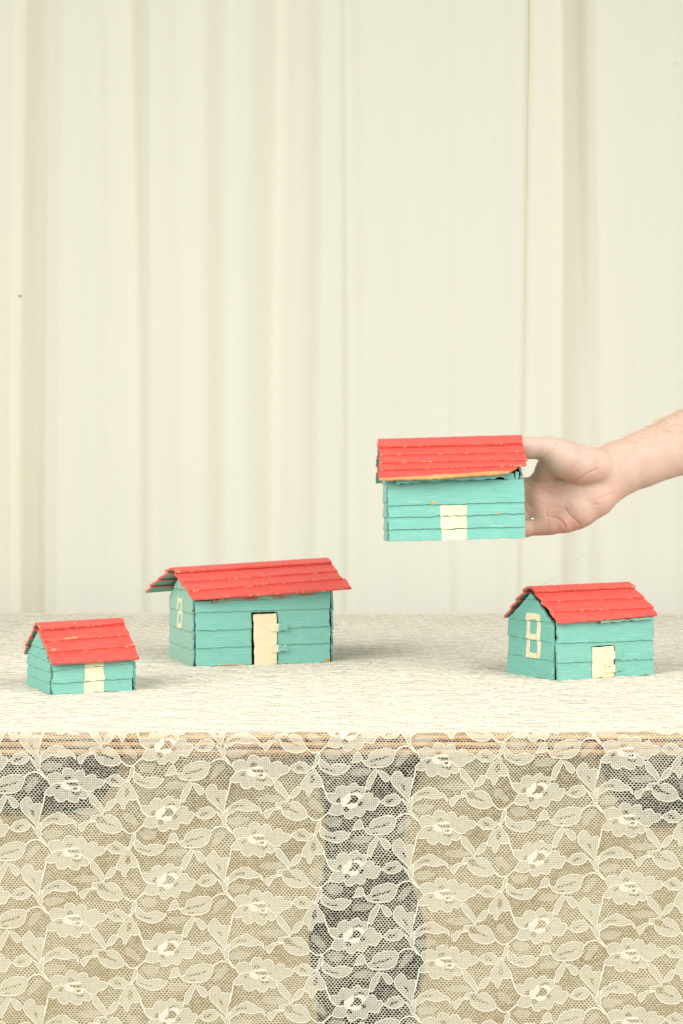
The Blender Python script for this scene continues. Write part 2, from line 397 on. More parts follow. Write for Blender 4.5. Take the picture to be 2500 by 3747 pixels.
E.append(('flower', vb([(95,365),(170,355),(250,355),(310,370),(330,330),(350,260),(400,210),(470,180),(540,185),(580,225),(610,225),(660,190),(720,145),(790,125),(840,150),(870,210),(950,215),(1050,220),(1045,290),(1030,380),(1110,355),(1180,375),(1215,415),(1235,490),(1310,485),(1360,510),(1375,570),(1360,620),(1320,670),(1290,720),(1270,765),(1200,785),(1120,765),(1030,755),(1015,830),(970,900),(910,930),(850,910),(790,885),(750,920),(690,965),(610,970),(550,930),(525,860),(515,830),(450,870),(370,890),(270,880),(190,850),(165,820),(200,730),(250,650),(285,605),(230,570),(160,510),(110,440)]),
  [vb([(340,560),(360,500),(440,460),(455,490),(440,590),(380,605)]), vb([(520,700),(580,690),(650,735),(640,800),(560,805),(520,770)]), vb([(695,345),(770,300),(840,275),(930,310),(925,345),(850,325),(770,340),(710,370)]), vb([(870,610),(940,555),(975,580),(980,650),(900,680),(870,660)]), vb([(700,430),(790,420),(850,460),(880,520),(840,570),(770,605),(710,590),(620,630),(595,610),(660,570),(700,500)])],
  [(vb([(450,500),(540,450),(620,380),(680,330),(690,380),(690,430),(685,500),(640,560),(590,600),(620,640),(700,605),(770,615),(850,590),(860,650),(820,700),(700,740),(660,720),(590,682),(480,690),(455,620)]), []), (vb([(720,378),(800,345),(900,355),(960,410),(960,480),(900,540),(880,505),(855,450),(790,412),(720,415)]), [])], [vb([(285,605),(380,625),(450,600)]), vb([(1030,380),(980,430),(930,490)])]))
def L(name, o, holes=(), pads=(), cords=()): E.append((name, o, list(holes), list(pads), list(cords)))
L('bud', v1([(560,225),(600,185),(660,155),(710,132),(760,150),(800,180),(830,205),(900,215),(880,240),(850,250),(820,280),(790,305),(720,300),(660,300),(620,265),(580,240)]), [v1([(655,190),(700,195),(760,230),(760,260),(700,255),(665,245)])])
L('bell', v1([(915,245),(940,300),(980,350),(1010,400),(1035,460),(1030,490),(960,510),(915,500),(880,550),(850,600),(850,630),(810,625),(795,560),(770,545),(720,520),(730,450),(760,390),(800,330),(860,290)]), [v1([(870,330),(910,340),(920,420),(870,470),(840,430)])])
L('stem', v1([(940,60),(985,20),(990,90),(970,150),(940,190),(910,240),(890,215),(920,150),(930,100)]))
L('leaf', v1([(985,110),(1040,140),(1090,185),(1140,210),(1200,190),(1270,180),(1340,190),(1380,215),(1420,200),(1385,260),(1330,310),(1270,335),(1190,342),(1100,315),(1030,275),(985,240),(975,180)]), [v1([(1005,230),(1080,245),(1150,270),(1210,260),(1200,295),(1130,285),(1040,255)])])
L('leaf_tip', v2([(95,260),(130,220),(150,150),(200,105),(240,130),(260,190),(280,250),(250,215),(230,240),(170,245)]))
L('leaf', v2([(350,220),(370,160),(420,110),(500,80),(580,60),(660,65),(720,85),(740,120),(720,190),(690,260),(640,300),(570,325),(500,330),(430,330),(350,320),(305,290),(290,240)]), [v2([(365,235),(430,212),(530,190),(640,155),(645,178),(560,212),(450,240),(380,258)]), v2([(390,300),(450,285),(490,290),(470,312),(400,315)])])
L('leaf', v2([(460,345),(480,400),(450,470),(420,540),(385,600),(370,640),(320,620),(330,550),(350,480),(400,410)]))
L('leaf', v2([(490,375),(560,390),(620,430),(660,490),(640,525),(600,540),(560,510),(520,440)]))
L('heart_leaf', v2([(680,490),(720,430),(780,390),(830,430),(860,490),(920,490),(980,490),(985,550),(965,640),(945,740),(935,840),(900,790),(830,720),(770,660),(720,610),(690,560)]), [v2([(810,580),(870,590),(880,660),(895,690),(850,650)])])
L('bud', v2([(520,830),(580,790),(600,750),(660,730),(740,715),(790,750),(820,795),(790,850),(730,880),(670,890),(600,880),(560,850)]), [v2([(600,830),(640,795),(730,780),(730,800),(650,850),(610,850)])])
L('stem', v2([(830,790),(880,830),(930,850),(950,780),(990,770),(980,880),(970,980),(930,970),(905,900),(880,870)]))
L('leaf', v2([(960,870),(975,800),(1010,740),(1080,690),(1150,655),(1220,630),(1290,645),(1350,690),(1420,730),(1470,770),(1490,850),(1440,780),(1350,790),(1300,800),(1210,790),(1140,775),(1080,810),(1020,840),(975,880)]), [v2([(1030,770),(1080,730),(1150,700),(1230,700),(1220,740),(1150,735),(1080,755)])])
L('leaf_tip', v1([(185,850),(210,920),(235,940),(265,910),(300,850),(340,815),(425,798),(370,785),(290,795),(230,830)]))
L('leaf', v1([(365,745),(380,720),(450,710),(530,700),(550,740),(620,710),(690,730),(740,770),(780,830),(815,910),(770,955),(700,975),(620,970),(540,945),(480,900),(445,850),(435,800),(370,785)]), [v1([(445,748),(500,730),(560,752),(555,790),(620,830),(715,865),(700,885),(600,850),(480,820),(448,790)])])
L('leaf', v1([(335,400),(390,410),(430,450),(490,530),(530,600),(550,660),(530,690),(480,640),(410,570),(350,500),(345,450)]))
L('leaf', v1([(560,660),(580,590),(630,520),(680,495),(720,500),(700,560),(660,620),(610,650)]))
L('stem', v1([(1030,465),(1055,540),(1080,600),(1100,660),(1075,600),(1050,550),(1030,500)]), cords=[v1([(1080,600),(1095,660),(1130,710),(1190,755)])])
L('stem', None, cords=[v2([(740,110),(800,60),(880,38),(950,50),(1010,110),(1065,140)]), v2([(935,0),(980,40),(1040,120)])])
L('stem', None, cords=[v1([(815,910),(870,960),(920,985),(1000,970),(1080,900),(1130,870)]), v1([(1000,975),(985,1010)])])
L('stem', None, cords=[v2([(1030,370),(1015,460),(995,540),(970,640)])])
for o in (v1([(100,650),(180,615),(280,600),(380,605),(440,640),(500,670),(400,690),(300,710),(200,700),(130,675)]),
          v1([(840,700),(900,690),(960,730),(1010,790),(1050,850),(990,890),(920,830),(850,800),(835,750)]),
          v1([(1060,990),(1140,950),(1250,960),(1310,990),(1280,1060),(1200,1090),(1110,1070)]),
          v2([(90,400),(150,350),(250,330),(350,350),(400,370),(330,430),(220,450),(110,440)]),
          v2([(760,250),(800,170),(860,120),(940,110),(950,160),(900,220),(820,300),(740,330)]),
          v2([(980,930),(1050,890),(1150,870),(1280,890),(1300,920),(1220,970),(1130,1000),(1040,990)])):
    E.append(('faint_leaf', o, [], [], []))
def dens(poly, closed=True, sub=2):
    P = np.array(poly, float); n = len(P); out = []
    for i in range(n if closed else n - 1):
        g = (lambda k: P[k % n]) if closed else (lambda k: P[min(max(k, 0), n - 1)])
        p0, p1, p2, p3 = g(i - 1), g(i), g(i + 1), g(i + 2)
        for k in range(sub):
            t = k / sub
            q = 0.5 * (2 * p1 + (p2 - p0) * t + (2 * p0 - 5 * p1 + 4 * p2 - p3) * t * t + (3 * p1 - p0 - 3 * p2 + p3) * t ** 3)
            out.append(q)
    if not closed: out.append(P[-1])
    return np.array(out)
def tess(outer, holes):
    rings = [[Vector((p[0], p[1], 0)) for p in outer]] + [[Vector((p[0], p[1], 0)) for p in h] for h in holes]
    tris = tessellate_polygon(rings)
    pts = [p for r in rings for p in r]
    return [(p.x, p.y) for p in pts], [tuple(t) for t in tris]
def ribbon(P, w, closed):
    n = len(P); a = []; b = []
    for i in range(n):
        if closed: t = P[(i + 1) % n] - P[i - 1]
        else: t = P[min(i + 1, n - 1)] - P[max(i - 1, 0)]
        l = np.hypot(*t) or 1; nn = np.array((-t[1], t[0])) / l * w / 2
        a.append(P[i] + nn); b.append(P[i] - nn)
    v = [tuple(p) for p in a + b]
    f = [(i, (i + 1) % n, n + (i + 1) % n, n + i) for i in range(n if closed else n - 1)]
    return v, f
CORD = 3.4
def element_geo(e, cords=True):
    """2-D geometry (x, y in lace pixels, lift in mm) of one motif piece"""
    name, o, holes, pads, cds = e
    V, Fc, MI = [], [], []
    def add(v, f, lift, mi):
        b = len(V); V.extend([(p[0], p[1], lift) for p in v]); Fc.extend([tuple(b + k for k in t) for t in f]); MI.extend([mi] * len(f))
    if o is not None:
        oo = dens(o, True, 2) if cords else np.array(o)
        v, f = tess(oo, holes); add(v, f, 0.25, 0)
        if name != 'faint_leaf' and cords:
            v, f = ribbon(oo, CORD, True); add(v, f, 0.50, 1)
    for p, hs in pads:
        v, f = tess(p, hs); add(v, f, 0.38, 2)
    for c in cds:
        P = dens(c, False, 3); v, f = ribbon(P, CORD * (1.2 if o is not None else 1.5), False); add(v, f, 0.62, 1)
    return V, Fc, MI
RX, RY = 678.0, 0.0
def lace_dy(x):
    s = (x - 1634) / 678.0
    return -36 * s + 12 * math.sqrt(s * s + .1)
CVX, CVY = 4.0, 247.0
PXM = 1.0 / F            # one lace pixel in metres on the front plane
RHO = 0.003
def wrinkle(x, y):
    return 0.00035 * (math.sin(x * 41 + 3 * math.sin(y * 23)) * math.sin(y * 210 + 2.5 * math.sin(x * 17) + x * 9) + 0.6 * math.sin(y * 420 + 4 * math.sin(x * 29 + 1)) + 1.4)
def fold(px, py, lift):
    """lace pixel + lift -> cloth-local point (origin at front edge, table-top height)"""
    x = (px - CX) * PXM; v = (py - 2690.5) * PXM; h = lift * 0.001
    q = RHO * math.pi / 4
    if v > q: 
        return (x, -h, -(v - q) - RHO + 0.0012)
    if v < -q:
        y = RHO + (-v - q); return (x, y, 0.0012 + wrinkle(x, y) * min(1, (y - RHO) / 0.02) + h * .6)
    a = (v + q) / (2 * q) * math.pi / 2       # 0 on top, 90 deg at front
    return (x, RHO - (RHO + h) * math.sin(a), 0.0012 - RHO + (RHO + h) * math.cos(a))
mats_l = [M['lace_fill'], M['lace_cord'], M['lace_pad']]
mats_f = [M['lace_faint'], M['lace_cord'], M['lace_pad']]
shared = {}
rest = {'v': [], 'f': [], 'm': []}
top = {'v': [], 'f': []}
geos = [element_geo(e) for e in E]
geos_s = [element_geo(e, False) for e in E]
cent = [(np.mean([p[0] for p in g[0]]), np.mean([p[1] for p in g[0]])) for g in geos]
for a in range(-6, 7):
    for b in range(-27, 6):
        for k, e in enumerate(E):
            ox = a * RX + b * CVX; oy = b * CVY
            oy += lace_dy(cent[k][0] + ox) - lace_dy(cent[k][0])
            V, Fc, MI = geos[k]
            ys = [p[1] + oy for p in V]; xs = [p[0] + ox for p in V]
            x0, x1, y0, y1 = min(xs), max(xs), min(ys), max(ys)
            if y0 > 4000 or x1 < CX - 3300 or x0 > CX + 3300: continue
            if y1 < 2668:                       # wholly on the table top
                if y0 < 2690 - 6150: continue
                V, Fc, MI = geos_s[k]
                if e[1] is None: continue
                b0 = len(top['v'])
                top['v'] += [fold(p[0] + ox, p[1] + oy, 0.15 if e[0] == 'faint_leaf' else 0.25) for p in V]
                top['f'] += [tuple(b0 + q for q in t) for t in Fc]
                continue
            if x1 < CX - 1850 or x0 > CX + 1850: continue
            inframe = x1 > 0 and x0 < 2500 and y0 < 3747
            if not inframe:
                b0 = len(rest['v'])
                rest['v'] += [fold(p[0] + ox, p[1] + oy, p[2]) for p in V]
                rest['f'] += [tuple(b0 + q for q in t) for t in Fc]; rest['m'] += MI
                continue
            ms = mats_f if e[0] == 'faint_leaf' else mats_l
            if y0 > 2720:                       # flat hanging part: share the mesh
                if k not in shared:
                    c = cent[k]
                    shared[k] = mesh(e[0], [((p[0] - c[0]) * PXM, -p[2] * 0.001, -(p[1] - c[1]) * PXM) for p in V], Fc, False, MI)
                    for m in ms: shared[k].materials.append(m)
                o = link(e[0], shared[k], cloth)
                o.location = fold(cent[k][0] + ox, cent[k][1] + oy, 0)
                o.rotation_euler = (0, random.uniform(-.02, .02), 0)
            else:
                link(e[0], mesh(e[0], [fold(p[0] + ox, p[1] + oy, p[2]) for p in V], Fc, False, MI), cloth, ms)
link('motif_continuation', mesh('motif_continuation', rest['v'], rest['f'], False, rest['m']), cloth, mats_l, 'lace motifs of the cloth beyond its middle', kind='stuff')
link('flat_motifs', mesh('flat_motifs', top['v'], top['f']), cloth, [M['lace_topmotif']], 'woven lace motifs lying flat on the table top', kind='stuff')

# hanging honeycomb net: one ring of six quads per cell
def net():
    p, q = 13.2, 7.6
    xs = np.arange(CX - 1850, CX + 1850, p); ys = np.arange(2660, 4000, q)
    gx, gy = np.meshgrid(xs, ys); row = np.arange(len(ys))[:, None]
    gx = gx + (row % 2) * p / 2
    hexa = np.array([(0, -2 / 3 * q), (p / 2, -q / 3), (p / 2, q / 3), (0, 2 / 3 * q), (-p / 2, q / 3), (-p / 2, -q / 3)])
    cxy = np.stack([gx.ravel(), gy.ravel()], 1); n = len(cxy)
    outer = cxy[:, None, :] + hexa[None]
    sc = RNG.uniform(0.71, 0.85, (n, 1, 1)) + 0.05 * np.sin(cxy[:, 0] * .011 + cxy[:, 1] * .017)[:, None, None]
    inner = cxy[:, None, :] + hexa[None] * sc * np.array([1.0, 1.02]) + RNG.normal(0, .25, (n, 1, 2))
    allv = np.concatenate([outer, inner], 1).reshape(-1, 2)
    # gentle warp of the whole net, the same for shared corners
    wx = 3.0 * np.sin(allv[:, 1] * .021 + allv[:, 0] * .006) + 1.8 * np.sin(allv[:, 0] * .037 + 2) 
    wy = 5.0 * np.sin(allv[:, 0] * .013 + allv[:, 1] * .004) + 2.2 * np.sin(allv[:, 1] * .045 + allv[:, 0] * .02)
    X = allv[:, 0] + wx; Y = allv[:, 1] + wy
    co = np.empty((len(allv), 3), np.float32)
    x = (X - CX) * PXM; v = (Y - 2690.5) * PXM; qq = RHO * math.pi / 4
    ang = np.clip((v + qq) / (2 * qq), 0, 1) * math.pi / 2
    co[:, 0] = x
    co[:, 1] = np.where(v > qq, 0, np.where(v < -qq, RHO + (-v - qq), RHO - RHO * np.sin(ang)))
    co[:, 2] = np.where(v > qq, -(v - qq) - RHO + .0012, np.where(v < -qq, .0013, .0012 - RHO + RHO * np.cos(ang)))
    base = (np.arange(n) * 12)[:, None, None]
    k = np.arange(6); quad = np.stack([k, (k + 1) % 6, 6 + (k + 1) % 6, 6 + k], 1)[None]
    loops = (base + quad).reshape(-1)
    me = bpy.data.meshes.new('net')
    me.vertices.add(len(co)); me.vertices.foreach_set('co', co.ravel())
    me.loops.add(len(loops)); me.loops.foreach_set('vertex_index', loops.astype(np.int32))
    me.polygons.add(len(loops) // 4); me.polygons.foreach_set('loop_start', np.arange(0, len(loops), 4, dtype=np.int32))
    me.update(calc_edges=True)
    return me
link('net', net(), cloth, [M['lace_net']], 'open honeycomb net of the hanging lace', kind='stuff')
# flat net on the table top
gx = np.linspace(-0.66, 0.66, 150); gy = np.linspace(RHO + 0.003, YB - YF + 0.012, 260)
vs = [(x, y, 0.0011 + wrinkle(x, y) * min(1, (y - RHO) / 0.02) * (1 if y < YB - YF else 0) - (0 if y < YB - YF else .004)) for y in gy for x in gx]
nx = len(gx)
fs = [(j * nx + i, j * nx + i + 1, (j + 1) * nx + i + 1, (j + 1) * nx + i) for j in range(len(gy) - 1) for i in range(nx - 1)]
link('flat_net', mesh('flat_net', vs, fs, True), cloth, [M['lace_top']], 'fine net of the lace lying flat on the table')

# ------------------------------------------------------------------ toy houses
def resample(poly, step, jag):
    out = []
    n = len(poly)
    for i in range(n):
        a = Vector(poly[i]); b = Vector(poly[(i + 1) % n]); l = (b - a).length
        k = max(1, int(l / step)); d = (b - a)
        nr = Vector((d.y, -d.x)).normalized() if l > 0 else Vector((0, 0))
        w = random.uniform(-1, 1)
        for j in range(k):
            t = j / k
            o = 0 if j == 0 else random.gauss(0, jag) + w * jag * 1.5 * math.sin(t * math.pi)
            p = a + d * t + nr * o
            if j == 0: p += Vector((random.gauss(0, jag), random.gauss(0, jag)))
            out.append((p.x, p.y))
    return out
def inset(P, r):
    n = len(P); out = []
    A = sum(P[i][0] * P[(i + 1) % n][1] - P[(i + 1) % n][0] * P[i][1] for i in range(n))
    sg = 1 if A > 0 else -1
    for i in range(n):
        t = Vector(P[(i + 1) % n]) - Vector(P[i - 1]); t = t.normalized() if t.length else Vector((1, 0))
        out.append((P[i][0] - t.y * r * sg, P[i][1] + t.x * r * sg))
    return out
def board(name, poly, pos, thick, parent, mats, lift=lambda u, v: 0.0, jag=0.00028, step=0.0045, cham=0.0003, hole=None, label=None):
    """an extruded, hand-cut plank; pos(u, v, h) -> local point; mats = face, edge, back"""
    P = resample(poly, step, jag)
    A = sum(P[i][0] * P[(i + 1) % len(P)][1] - P[(i + 1) % len(P)][0] * P[i][1] for i in range(len(P)))
    if A < 0: P = P[::-1]
    I = inset(P, cham); n = len(P)
    uvo = (random.uniform(0, 9), random.uniform(0, 9))
    V, UV = [], []
    for ring, hh in ((P, 0.0), (P, thick - cham), (I, thick)):
        for (u, v) in ring:
            V.append(pos(u, v, hh + lift(u, v))); UV.append((u + uvo[0], v + uvo[1] + (hh if hh else 0)))
    Fc = [tuple(range(n))[::-1]] + [(k, (k + 1) % n, n + (k + 1) % n, n + k) for k in range(n)] + \
         [(n + k, n + (k + 1) % n, 2 * n + (k + 1) % n, 2 * n + k) for k in range(n)] + [tuple(range(2 * n, 3 * n))]
    MI = [2] + [1] * (2 * n) + [0]
    me = mesh(name, V, Fc, False, MI)
    uvl = me.uv_layers.new(name='UVMap')
    vi = np.empty(len(me.loops), np.int32); me.loops.foreach_get('vertex_index', vi)
    uvl.data.foreach_set('uv', np.array(UV, np.float32)[vi].ravel())
    return link(name, me, parent, mats, label)
def clip_poly(poly, planes):
    for (a, b, c) in planes:                    # keep a*x + b*y <= c
        out = []
        for i in range(len(poly)):
            p, q = poly[i - 1], poly[i]
            dp = a * p[0] + b * p[1] - c; dq = a * q[0] + b * q[1] - c
            if (dp <= 0) != (dq <= 0):
                t = dp / (dp - dq); out.append((p[0] + (q[0] - p[0]) * t, p[1] + (q[1] - p[1]) * t))
            if dq <= 0: out.append(q)
        poly = out
    return poly
WB = 0.0022     # wall board thickness
TM = [M['teal'], M['teal_edge'], M['teal_edge']]
RM = [M['red'], M['red_edge'], M['teal']]
def interp_rows(rows, t): return [a + (b - a) * t for a, b in rows]

def house(loc, rot, W, D, HL, HR, ridge, eave, rows_front, rows_gable, roof_rows, back_eave=None, door=None, label='', group=None, eavelast=None, gap=(0.0, 0.0), gable_mats=None):
    """local frame: origin at the left front bottom corner, x along the front, y to the rear.
    ridge=(left point, right point), eave=(left point, right point) of the front slope; rows = list of (left z, right z) seams from the top down"""
    H = empty('toy_house', loc, rot); tag(H, label, 'toy house', group)
    R0, R1 = [Vector(p) for p in ridge]; E0, E1 = [Vector(p) for p in eave]
    mid = D / 2
    # core behind the boards
    hr = (R0.z + R1.z) / 2 - 0.006; i = 0.0006
    hw = min(HL, HR) - .002
    yy = [(i, 0.001), (D - i, 0.001), (D - i, hw), (mid, hr - 0.003), (i, hw)]
    V = [(x, y, z) for x in (i, W - i) for y, z in yy]
    Fc = [tuple(range(5))[::-1], tuple(range(5, 10))] + [(k, (k + 1) % 5, 5 + (k + 1) % 5, 5 + k) for k in range(5)]
    link('body', mesh('body', V, Fc), H, [M['dark']])
    # front wall boards
    fpos = lambda u, v, h: (u, -h, v)
    n = len(rows_front) - 1
    for k in range(n):
        (tl, tr), (bl, br) = rows_front[k], rows_front[k + 1]
        ov = 0.0 if k == 0 else 0.0025
        hgt = max(1e-4, (tl + tr) / 2 - (bl + br) / 2 + ov)
        l0 = random.uniform(-.0022, -.0016) + gap[0] * random.random(); r0 = W + random.uniform(-.0006, .0004) + gap[1]
        zt = lambda u: tl + ov + (tr - tl) * u / W
        zb = lambda u: bl + (br - bl) * u / W
        lift = (lambda u, v, hgt=hgt, zb=zb: 0.0004 + (0.0016 if True else 0) * max(0, 1 - (v - zb(u)) / hgt))
        if door and zb((door[0] + door[1]) / 2) < door[2] - 0.001:
            d0, d1, dt = door
            if zt(d0) > dt + 0.0035:            # board runs over the door head: notched plank
                poly = [(l0, zt(l0)), (r0, zt(r0)), (r0, zb(r0)), (d1, zb(d1)), (d1, dt), (d0, dt), (d0, zb(d0)), (l0, zb(l0))]
                board('wall_board', poly, fpos, WB, H, TM, lift)
            else:
                board('wall_board', [(l0, zt(l0)), (d0, zt(d0)), (d0, zb(d0)), (l0, zb(l0))], fpos, WB, H, TM, lift)
                board('wall_board', [(d1, zt(d1)), (r0, zt(r0)), (r0, zb(r0)), (d1, zb(d1))], fpos, WB, H, TM, lift)
        else:
            board('wall_board', [(l0, zt(l0)), (r0, zt(r0)), (r0, zb(r0)), (l0, zb(l0))], fpos, WB, H, TM, lift)
    # gable ends (left x=0, right x=W), rear wall
    for side in (0, 1):
        Rz = R0.z if side == 0 else R1.z; Ez = HL if side == 0 else HR
        gp = (lambda u, v, h: (-h, u, v)) if side == 0 else (lambda u, v, h: (W + h, u, v))
        sl = (Rz - 0.004 - Ez) / mid
        planes = [(-sl, 1, Ez), (sl, 1, Ez + sl * D)]
        g = rows_gable
        for k in range(len(g) - 1):
            zt_, zb_ = g[k] + (0.0025 if k else 0), g[k + 1]
            e0 = random.uniform(-.0002, .0004) if side == 0 else random.uniform(-.002, .0005) + (.0025 if gap[1] > 0 else 0); e1 = D + random.uniform(-.0005, .0025)
            tw = random.uniform(-.0006, .0006)
            poly = clip_poly([(e0, zb_ + tw), (e1, zb_ - tw), (e1, zt_), (e0, zt_)], planes)
            if len(poly) < 3: continue
            hh = max(zt_ - zb_, 1e-4)
            lf = lambda u, v, zb_=zb_, hh=hh: 0.0004 + 0.0016 * max(0, 1 - (v - zb_) / hh)
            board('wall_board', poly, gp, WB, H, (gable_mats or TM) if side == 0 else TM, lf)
    rp = lambda u, v, h: (u, D + h, v)
    nb = max(3, n - 0)
    for k in range(nb):
        zt_ = hw * (1 - k / nb) + (0.0025 if k else 0); zb_ = hw * (1 - (k + 1) / nb)
        lf = lambda u, v, zb_=zb_, hh=zt_ - zb_: 0.0004 + 0.0016 * max(0, 1 - (v - zb_) / hh)
        board('wall_board', [(0, zb_), (W, zb_), (W, zt_), (0, zt_)], rp, WB, H, TM, lf)
    # roof: thin inner deck with the planks as its children
    def slope(Ra, Rb, Ea, Eb):
        nrm = (Rb - Ra).cross(Ea - Ra).normalized()
        if nrm.z < 0: nrm = -nrm
        Lx = (Rb - Ra).length; Ls = ((Ea - Ra).length + (Eb - Rb).length) / 2
        def pos(u, v, h):
            a = u / Lx; b = v / Ls
            p = (Ra * (1 - a) + Rb * a) * (1 - b) + (Ea * (1 - a) + Eb * a) * b
            return tuple(p + nrm * h)
        return pos, Lx, Ls
    Bk = back_eave or (Vector((E0.x, D - E0.y, E0.z)), Vector((E1.x, D - E1.y, E1.z)))
    fp, Lx, Ls = slope(R0, R1, E0, E1); bpos, Lxb, Lsb = slope(R0, R1, Vector(Bk[0]), Vector(Bk[1]))
    a0, a1, s1 = 0.022 / Lx * Lx, Lx - 0.022, 0.80
    V = []
    for ps, ls in ((fp, Ls), (bpos, Lsb)):
        for h in (-0.0025, -0.0005):
            V += [ps(a0, 0.001, h), ps(a1, 0.001, h), ps(a1, ls * s1, h), ps(a0, ls * s1, h)]
    bx = [(0, 1, 2, 3), (7, 6, 5, 4), (0, 4, 5, 1), (1, 5, 6, 2), (2, 6, 7, 3), (3, 7, 4, 0)]
    roof = link('roof', mesh('roof', V, bx + [tuple(8 + k for k in f) for f in bx]), H, [M['dark']])
    TR = 0.0024
    for which, (ps, lx, ls) in enumerate(((fp, Lx, Ls), (bpos, Lxb, Lsb))):
        m = len(roof_rows) - 1
        for k in range(m):
            (tl, tr), (bl, br) = roof_rows[k], roof_rows[k + 1]
            ovl = 0.0 if k == 0 else 0.003
            x0 = random.uniform(-.0008, .0008); x1 = lx + random.uniform(-.001, .001)
            if which == 0 and k == m - 1 and eavelast: x1 = lx + eavelast[0]
            st = lambda u: (tl + (tr - tl) * u / lx) * ls - ovl
            sb = lambda u: (bl + (br - bl) * u / lx) * ls
            hh = max(1e-4, sb(lx / 2) - st(lx / 2))
            lf = lambda u, v, st=st, hh=hh, k=k: (0.0 if k == m - 1 else 0.0021) * min(1, max(0, (v - st(u)) / hh)) + (0.0012 if k == 0 else 0)
            if which == 0 and k == m - 1 and eavelast and len(eavelast) > 1:
                c = eavelast[1] * lx
                poly = [(x0, st(x0)), (lx * .94, st(lx * .94) + .001), (c, sb(c) - 0.0008), (c * .8, sb(c * .8)), (x0, sb(x0))]
            elif which == 0 and k == m - 2 and eavelast and len(eavelast) > 1:
                poly = [(x0, st(x0)), (x1, st(x1)), (x1, sb(x1) - .0022), (x1 - .004, sb(x1) - .0002), (x0, sb(x0))]
            else:
                poly = [(x0, st(x0)), (x1, st(x1)), (x1, sb(x1)), (x0, sb(x0))]
            board('roof_board', poly, ps, TR, roof, RM, lf, jag=0.00026)
    # chipped raw front edge of the eave
    H['_x'] = 0
    del H['_x']
    return H, roof, fpos, fp, Lx, Ls
gposL = lambda u, v, h: (-h, u, v)

def patch(name, parent, poly, pos, h, mats, jag=0.0004, label=None, step=0.003):
    return board(name, poly, pos, 0.00035, parent, mats, lift=h, jag=jag, step=step, cham=0.0001, label=label)

def wall_lift(rows, W, extra):
    """height of the clapboard face at (u, v) so paint follows the steps"""
    def f(u, v):
        for k in range(len(rows) - 1):
            (tl, tr), (bl, br) = rows[k], rows[k + 1]
            zt = tl + (tr - tl) * u / W; zb = bl + (br - bl) * u / W
            if v >= zb - 1e-6 or k == len(rows) - 2:
                hh = (tl + tr - bl - br) / 2 + (0.0025 if k else 0)
                return 0.0004 + 0.0016 * max(0, 1 - (v - zb) / hh) + WB + extra
        return WB + extra
    return f
CM = [M['cream'], M['cream'], M['cream']]; DM = [M['door'], M['door'], M['teal']]
def painted_band(H, rows, W, u0, u1, ztop, pos, name='painted_door'):
    first = None
    for k in range(len(rows) - 1):
        (tl, tr), (bl, br) = rows[k], rows[k + 1]
        um = (u0 + u1) / 2
        zt = min(ztop, tl + (tr - tl) * um / W - (0.0001 if k else 0)); zb = bl + (br - bl) * um / W + 0.0001
        if zt - zb < 0.001: continue
        sl0 = (br - bl) / W * (u1 - u0) / 2; sl1 = (tr - tl) / W * (u1 - u0) / 2 if zt < ztop else 0
        a = u0 + random.uniform(-.0004, .0004); b = u1 + random.uniform(-.0004, .0004)
        hh = (tl + tr - bl - br) / 2 + (0.0025 if k else 0)
        lf = lambda u, v, zb=zb, hh=hh: 0.0004 + 0.0016 * max(0, 1 - (v - zb) / hh) + WB + 0.00005
        o = patch(name, H, [(a, zt - sl1), (b, zt + sl1), (b, zb + sl0), (a, zb - sl0)], pos, lf, CM)
def hinge(door_o, H, u0, ud, u1, z, hgt, pos, lift):
    poly = [(u0, z - hgt * .5), (ud, z - hgt * .45), (u1, z - hgt * .3), (u1 + .0005, z + hgt * .3), (ud, z + hgt * .42), (u0 + .0006, z + hgt * .5)]
    board('hinge', poly, pos, 0.0009, door_o, [M['tape'], M['tape'], M['tape']], lift=lambda u, v: lift, jag=0.0004, step=0.0015, cham=0.0002)
    poly = [(ud - .0002, z - hgt * .42), (u1 + .0018, z - hgt * .45), (u1 + .0022, z + hgt * .2), (ud, z + hgt * .5)]
    board('hinge', poly, pos, 0.0008, door_o, TM, lift=lambda u, v: lift + .0004, jag=0.0003, step=0.0015, cham=0.0002)
ZT = T0 + 0.0016
GRP = 'painted toy houses'

# --- small house at the left
W1 = 0.069
rf1 = [(0.0255, 0.0275), (0.0205, 0.0240), (0.0098, 0.0108), (0.0, 0.0)]
H1, roof1, fpos, fp1, Lx1, Ls1 = house((-0.2450, 1.2113, ZT), (0, 0, math.radians(26)), W1, 0.080, 0.0265, 0.0275,
    ((-0.006, 0.040, 0.0555), (W1 + 0.003, 0.040, 0.0575)), ((-0.004, -0.010, 0.0262), (W1 + 0.004, -0.009, 0.0270)),
    rf1, [0.075, 0.037, 0.028, 0.019, 0.0095, 0.0], [(0, 0), (.21, .17), (.50, .46), (.775, .74), (1, 1)],
    label='smallest toy house, teal walls with a cream painted stripe, leftmost on the table', group=GRP)
for pts in ([(.22, .475), (.30, .455), (.38, .445), (.40, .475), (.36, .492), (.26, .490)], [(.40, .10), (.43, .06), (.44, .10), (.425, .165), (.40, .17)], [(.05, .70), (.10, .745), (.07, .765), (.03, .76)], [(.93, .73), (.995, .70), (.995, .74), (.94, .752)]):
    board('wood_chip', [(a * Lx1, b * Ls1) for a, b in pts], fp1, 0.0003, roof1, [M['bare']] * 3, lift=lambda u, v: 0.0046, jag=0.0003, step=.0015, cham=.0001)
painted_band(H1, rf1, W1, 0.0255, 0.0430, 0.0262, fpos)

